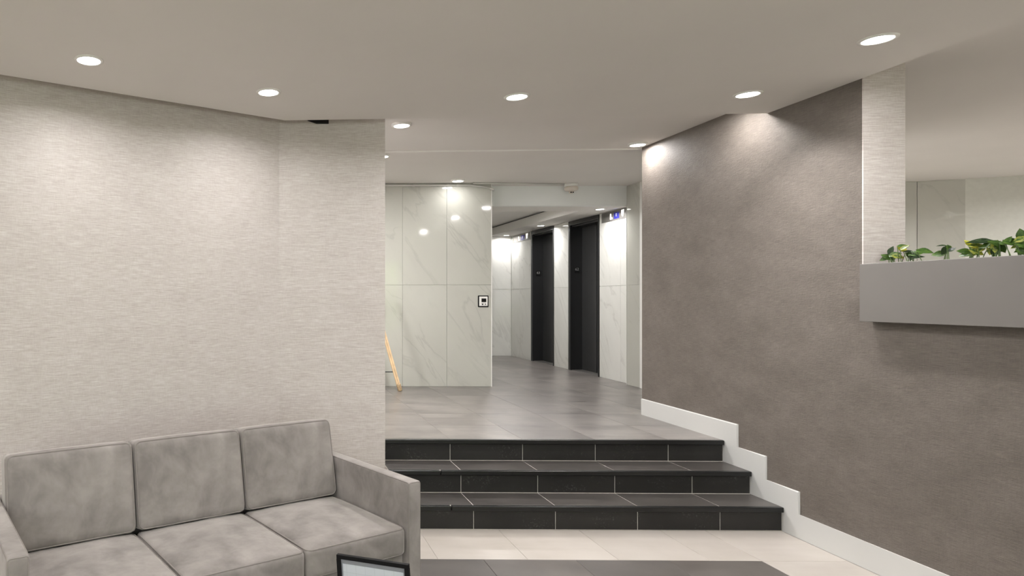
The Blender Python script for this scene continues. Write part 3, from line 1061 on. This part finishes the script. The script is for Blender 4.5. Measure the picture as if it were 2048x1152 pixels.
def rrect(hx, hy, r, m_=5):
    pts = []
    for cx, cy, a0 in ((hx - r, hy - r, 0), (-hx + r, hy - r, 90), (-hx + r, -hy + r, 180), (hx - r, -hy + r, 270)):
        for i in range(m_ + 1):
            a = math.radians(a0 + 90 * i / m_)
            pts.append((cx + r * math.cos(a), cy + r * math.sin(a)))
    return pts


def densify(pts, k_=6):
    out_ = []
    for a, c in zip(pts, pts[1:] + pts[:1]):
        d = math.dist(a, c)
        m_ = k_ if d > 0.1 else 1
        for i in range(m_):
            out_.append(tuple(x + (y - x) * i / m_ for x, y in zip(a, c)))
    return out_


SW = 0.673
for i in range(3):
    cx = -SW * (i + 0.5)
    # seat cushion
    hx, hy, hz, r = SW / 2 - 0.003, 0.345, 0.078, 0.028
    bm = cushion_mesh(hx, hy, hz, r, 0.026, 0.012, seed=i * 3.1, wr=0.003)
    sc_ = obj('seat_cushion', bm, 'velvet', sofa, smooth=True, loc=(cx, -0.285, 0.372))
    for zz in (hz - r * 0.32, -hz + r * 0.32):
        path = [swell((x, y, zz), hx, hy, hz, 0.026, 0.012) for x, y in densify(rrect(hx - r * 0.28, hy - r * 0.28, 0.03), 10)]
        obj('piping', tube(bmesh.new(), path, 0.0045, 6, True), 'piping', sc_, smooth=True)
    # back cushion, leaning on the frame
    hx, hy, hz, r = SW / 2 - 0.004, 0.078, 0.243, 0.03
    bm = cushion_mesh(hx, hy, hz, r, 0.006, 0.018, seed=i * 5.7 + 2, wr=0.003)
    bc = obj('back_cushion', bm, 'velvet', sofa, smooth=True, loc=(cx, 0.125, 0.69), rot=(-math.radians(10), 0, 0))
    for yy in (-hy + r * 0.3, hy - r * 0.3):
        path = [swell((x, yy, y), hx, hy, hz, 0.006, 0.018) for x, y in densify(rrect(hx - r * 0.28, hz - r * 0.28, 0.035), 10)]
        obj('piping', tube(bmesh.new(), path, 0.0045, 6, True), 'piping', bc, smooth=True)
for s_, xa in ((1, 0.003), (-1, -SW * 3 - 0.093)):
    arm = obj('arm', box(xa, xa + 0.09, -0.645, 0.30, 0.10, 0.702, bev=0.014, seg=4), 'velvet', sofa, smooth=True)
    for yy in (-0.641, 0.296):
        path = [(xa + 0.045 + x, yy, 0.401 + y) for x, y in densify(rrect(0.041, 0.297, 0.014))]
    for xx in (xa + 0.004, xa + 0.086):
        path = [(xx, -0.1725 + x, 0.401 + y) for x, y in densify(rrect(0.4685, 0.297, 0.014))]
        obj('piping', tube(bmesh.new(), path, 0.003, 6, True), 'piping', arm, smooth=True)
    yy = -0.641
    path = [(xa + 0.045 + x, yy, 0.401 + y) for x, y in densify(rrect(0.041, 0.297, 0.014))]
    obj('piping', tube(bmesh.new(), path, 0.003, 6, True), 'piping', arm, smooth=True)
obj('back_frame', box(-SW * 3, 0.0, 0.19, 0.30, 0.10, 0.70, bev=0.02, seg=3), 'velvet', sofa, smooth=True)
obj('base', box(-SW * 3, 0.0, -0.60, 0.19, 0.10, 0.288, bev=0.008, seg=2), 'velvet', sofa, smooth=True)
for x in (0.02, -SW * 3 - 0.02):
    for y in (-0.57, 0.24):
        obj('leg', lathe(bmesh.new(), [(0, 0.1), (0.026, 0.1), (0.016, 0.0), (0, 0)], 16, (x, y, 0)), 'black_frame', sofa, smooth=True)

# ------------------------------------------------------------------ framed notice on a stand, before the sofa
# upright black frame, top edge level with the seat, turned 30 degrees and slightly crooked
TLx, TLy, TLz = 0.2455, 2.3035, 0.815
t = thing('sign_stand', 'black framed notice with pale sheet standing before the sofa', 'sign', (0, 0, 0))
fw_, fh_, ft = 0.265, 0.36, 0.016
root = Vector((TLx, TLy, TLz))
yawm = Matrix.Rotation(math.radians(-30), 4, 'Z') @ Matrix.Rotation(math.radians(-4), 4, 'Y')
Mf = Matrix.Translation(root) @ yawm


def framed(name, bm, mat, parent=t):
    o = obj(name, bm, mat, parent)
    o.matrix_local = Mf if parent is t else Matrix.Identity(4)
    return o


bm = bmesh.new()
bw = 0.0145
bx(bm, 0, fw_, 0, ft, -bw, 0, bev=0.001, seg=1)
bx(bm, 0, fw_, 0, ft, -fh_, -fh_ + bw, bev=0.001, seg=1)
bx(bm, 0, bw, 0, ft, -fh_ + bw, -bw)
bx(bm, fw_ - bw, fw_, 0, ft, -fh_ + bw, -bw)
bx(bm, bw, fw_ - bw, ft - 0.004, ft, -fh_ + bw, -bw)
framed('frame', bm, 'black_frame')
framed('mat_board', box(bw, fw_ - bw, 0.008, 0.0115, -fh_ + bw, -bw), 'grey_mat')
framed('sheet', box(bw + 0.006, fw_ - bw - 0.006, 0.0068, 0.008, -fh_ + bw + 0.012, -bw - 0.0165), 'paper')
cb = Mf @ Vector((fw_ / 2, ft + 0.014, -fh_ * 0.6))
obj('post', tube(bmesh.new(), [(cb.x, cb.y, 0.015), (cb.x, cb.y, cb.z)], 0.011, 12), 'black_frame', t, smooth=True)
obj('foot_plate', lathe(bmesh.new(), [(0, 0.016), (0.12, 0.014), (0.135, 0.008), (0.135, 0.0), (0, 0.0)], 40, (cb.x, cb.y, 0)), 'black_frame', t, smooth=True)

# ------------------------------------------------------------------ planting outside the rear windows
struct(obj('ground_outside', box(-14, 16, -16, -3.36, -0.3, -0.16), 'paving'))
for i, (x, y, r_) in enumerate(((-6.0, -6.4, 1.5), (-2.7, -6.2, 1.3), (0.4, -6.4, 1.4), (4.7, -6.1, 1.55), (9.0, -6.6, 1.5))):
    bm = bmesh.new()
    bmesh.ops.create_icosphere(bm, subdivisions=5, radius=r_)
    for v in bm.verts:
        nn = v.co.normalized()
        k_ = 1 + 0.20 * noise.noise(nn * 3 + Vector((i * 7.3, 0, 0))) + 0.13 * noise.noise(nn * 13 + Vector((i, 3, 0))) + 0.07 * noise.noise(nn * 31)
        v.co = Vector((v.co.x * k_, v.co.y * k_, v.co.z * k_ * (1.5 if i == 3 else 0.6)))
    o = obj('garden_shrub', bm, 'shrub_leaf', loc=(x, y, r_ * (1.2 if i == 3 else 0.42)))
    tag(o, 'green garden shrub outside the lobby windows', 'shrub', 'shrubs outside the windows')
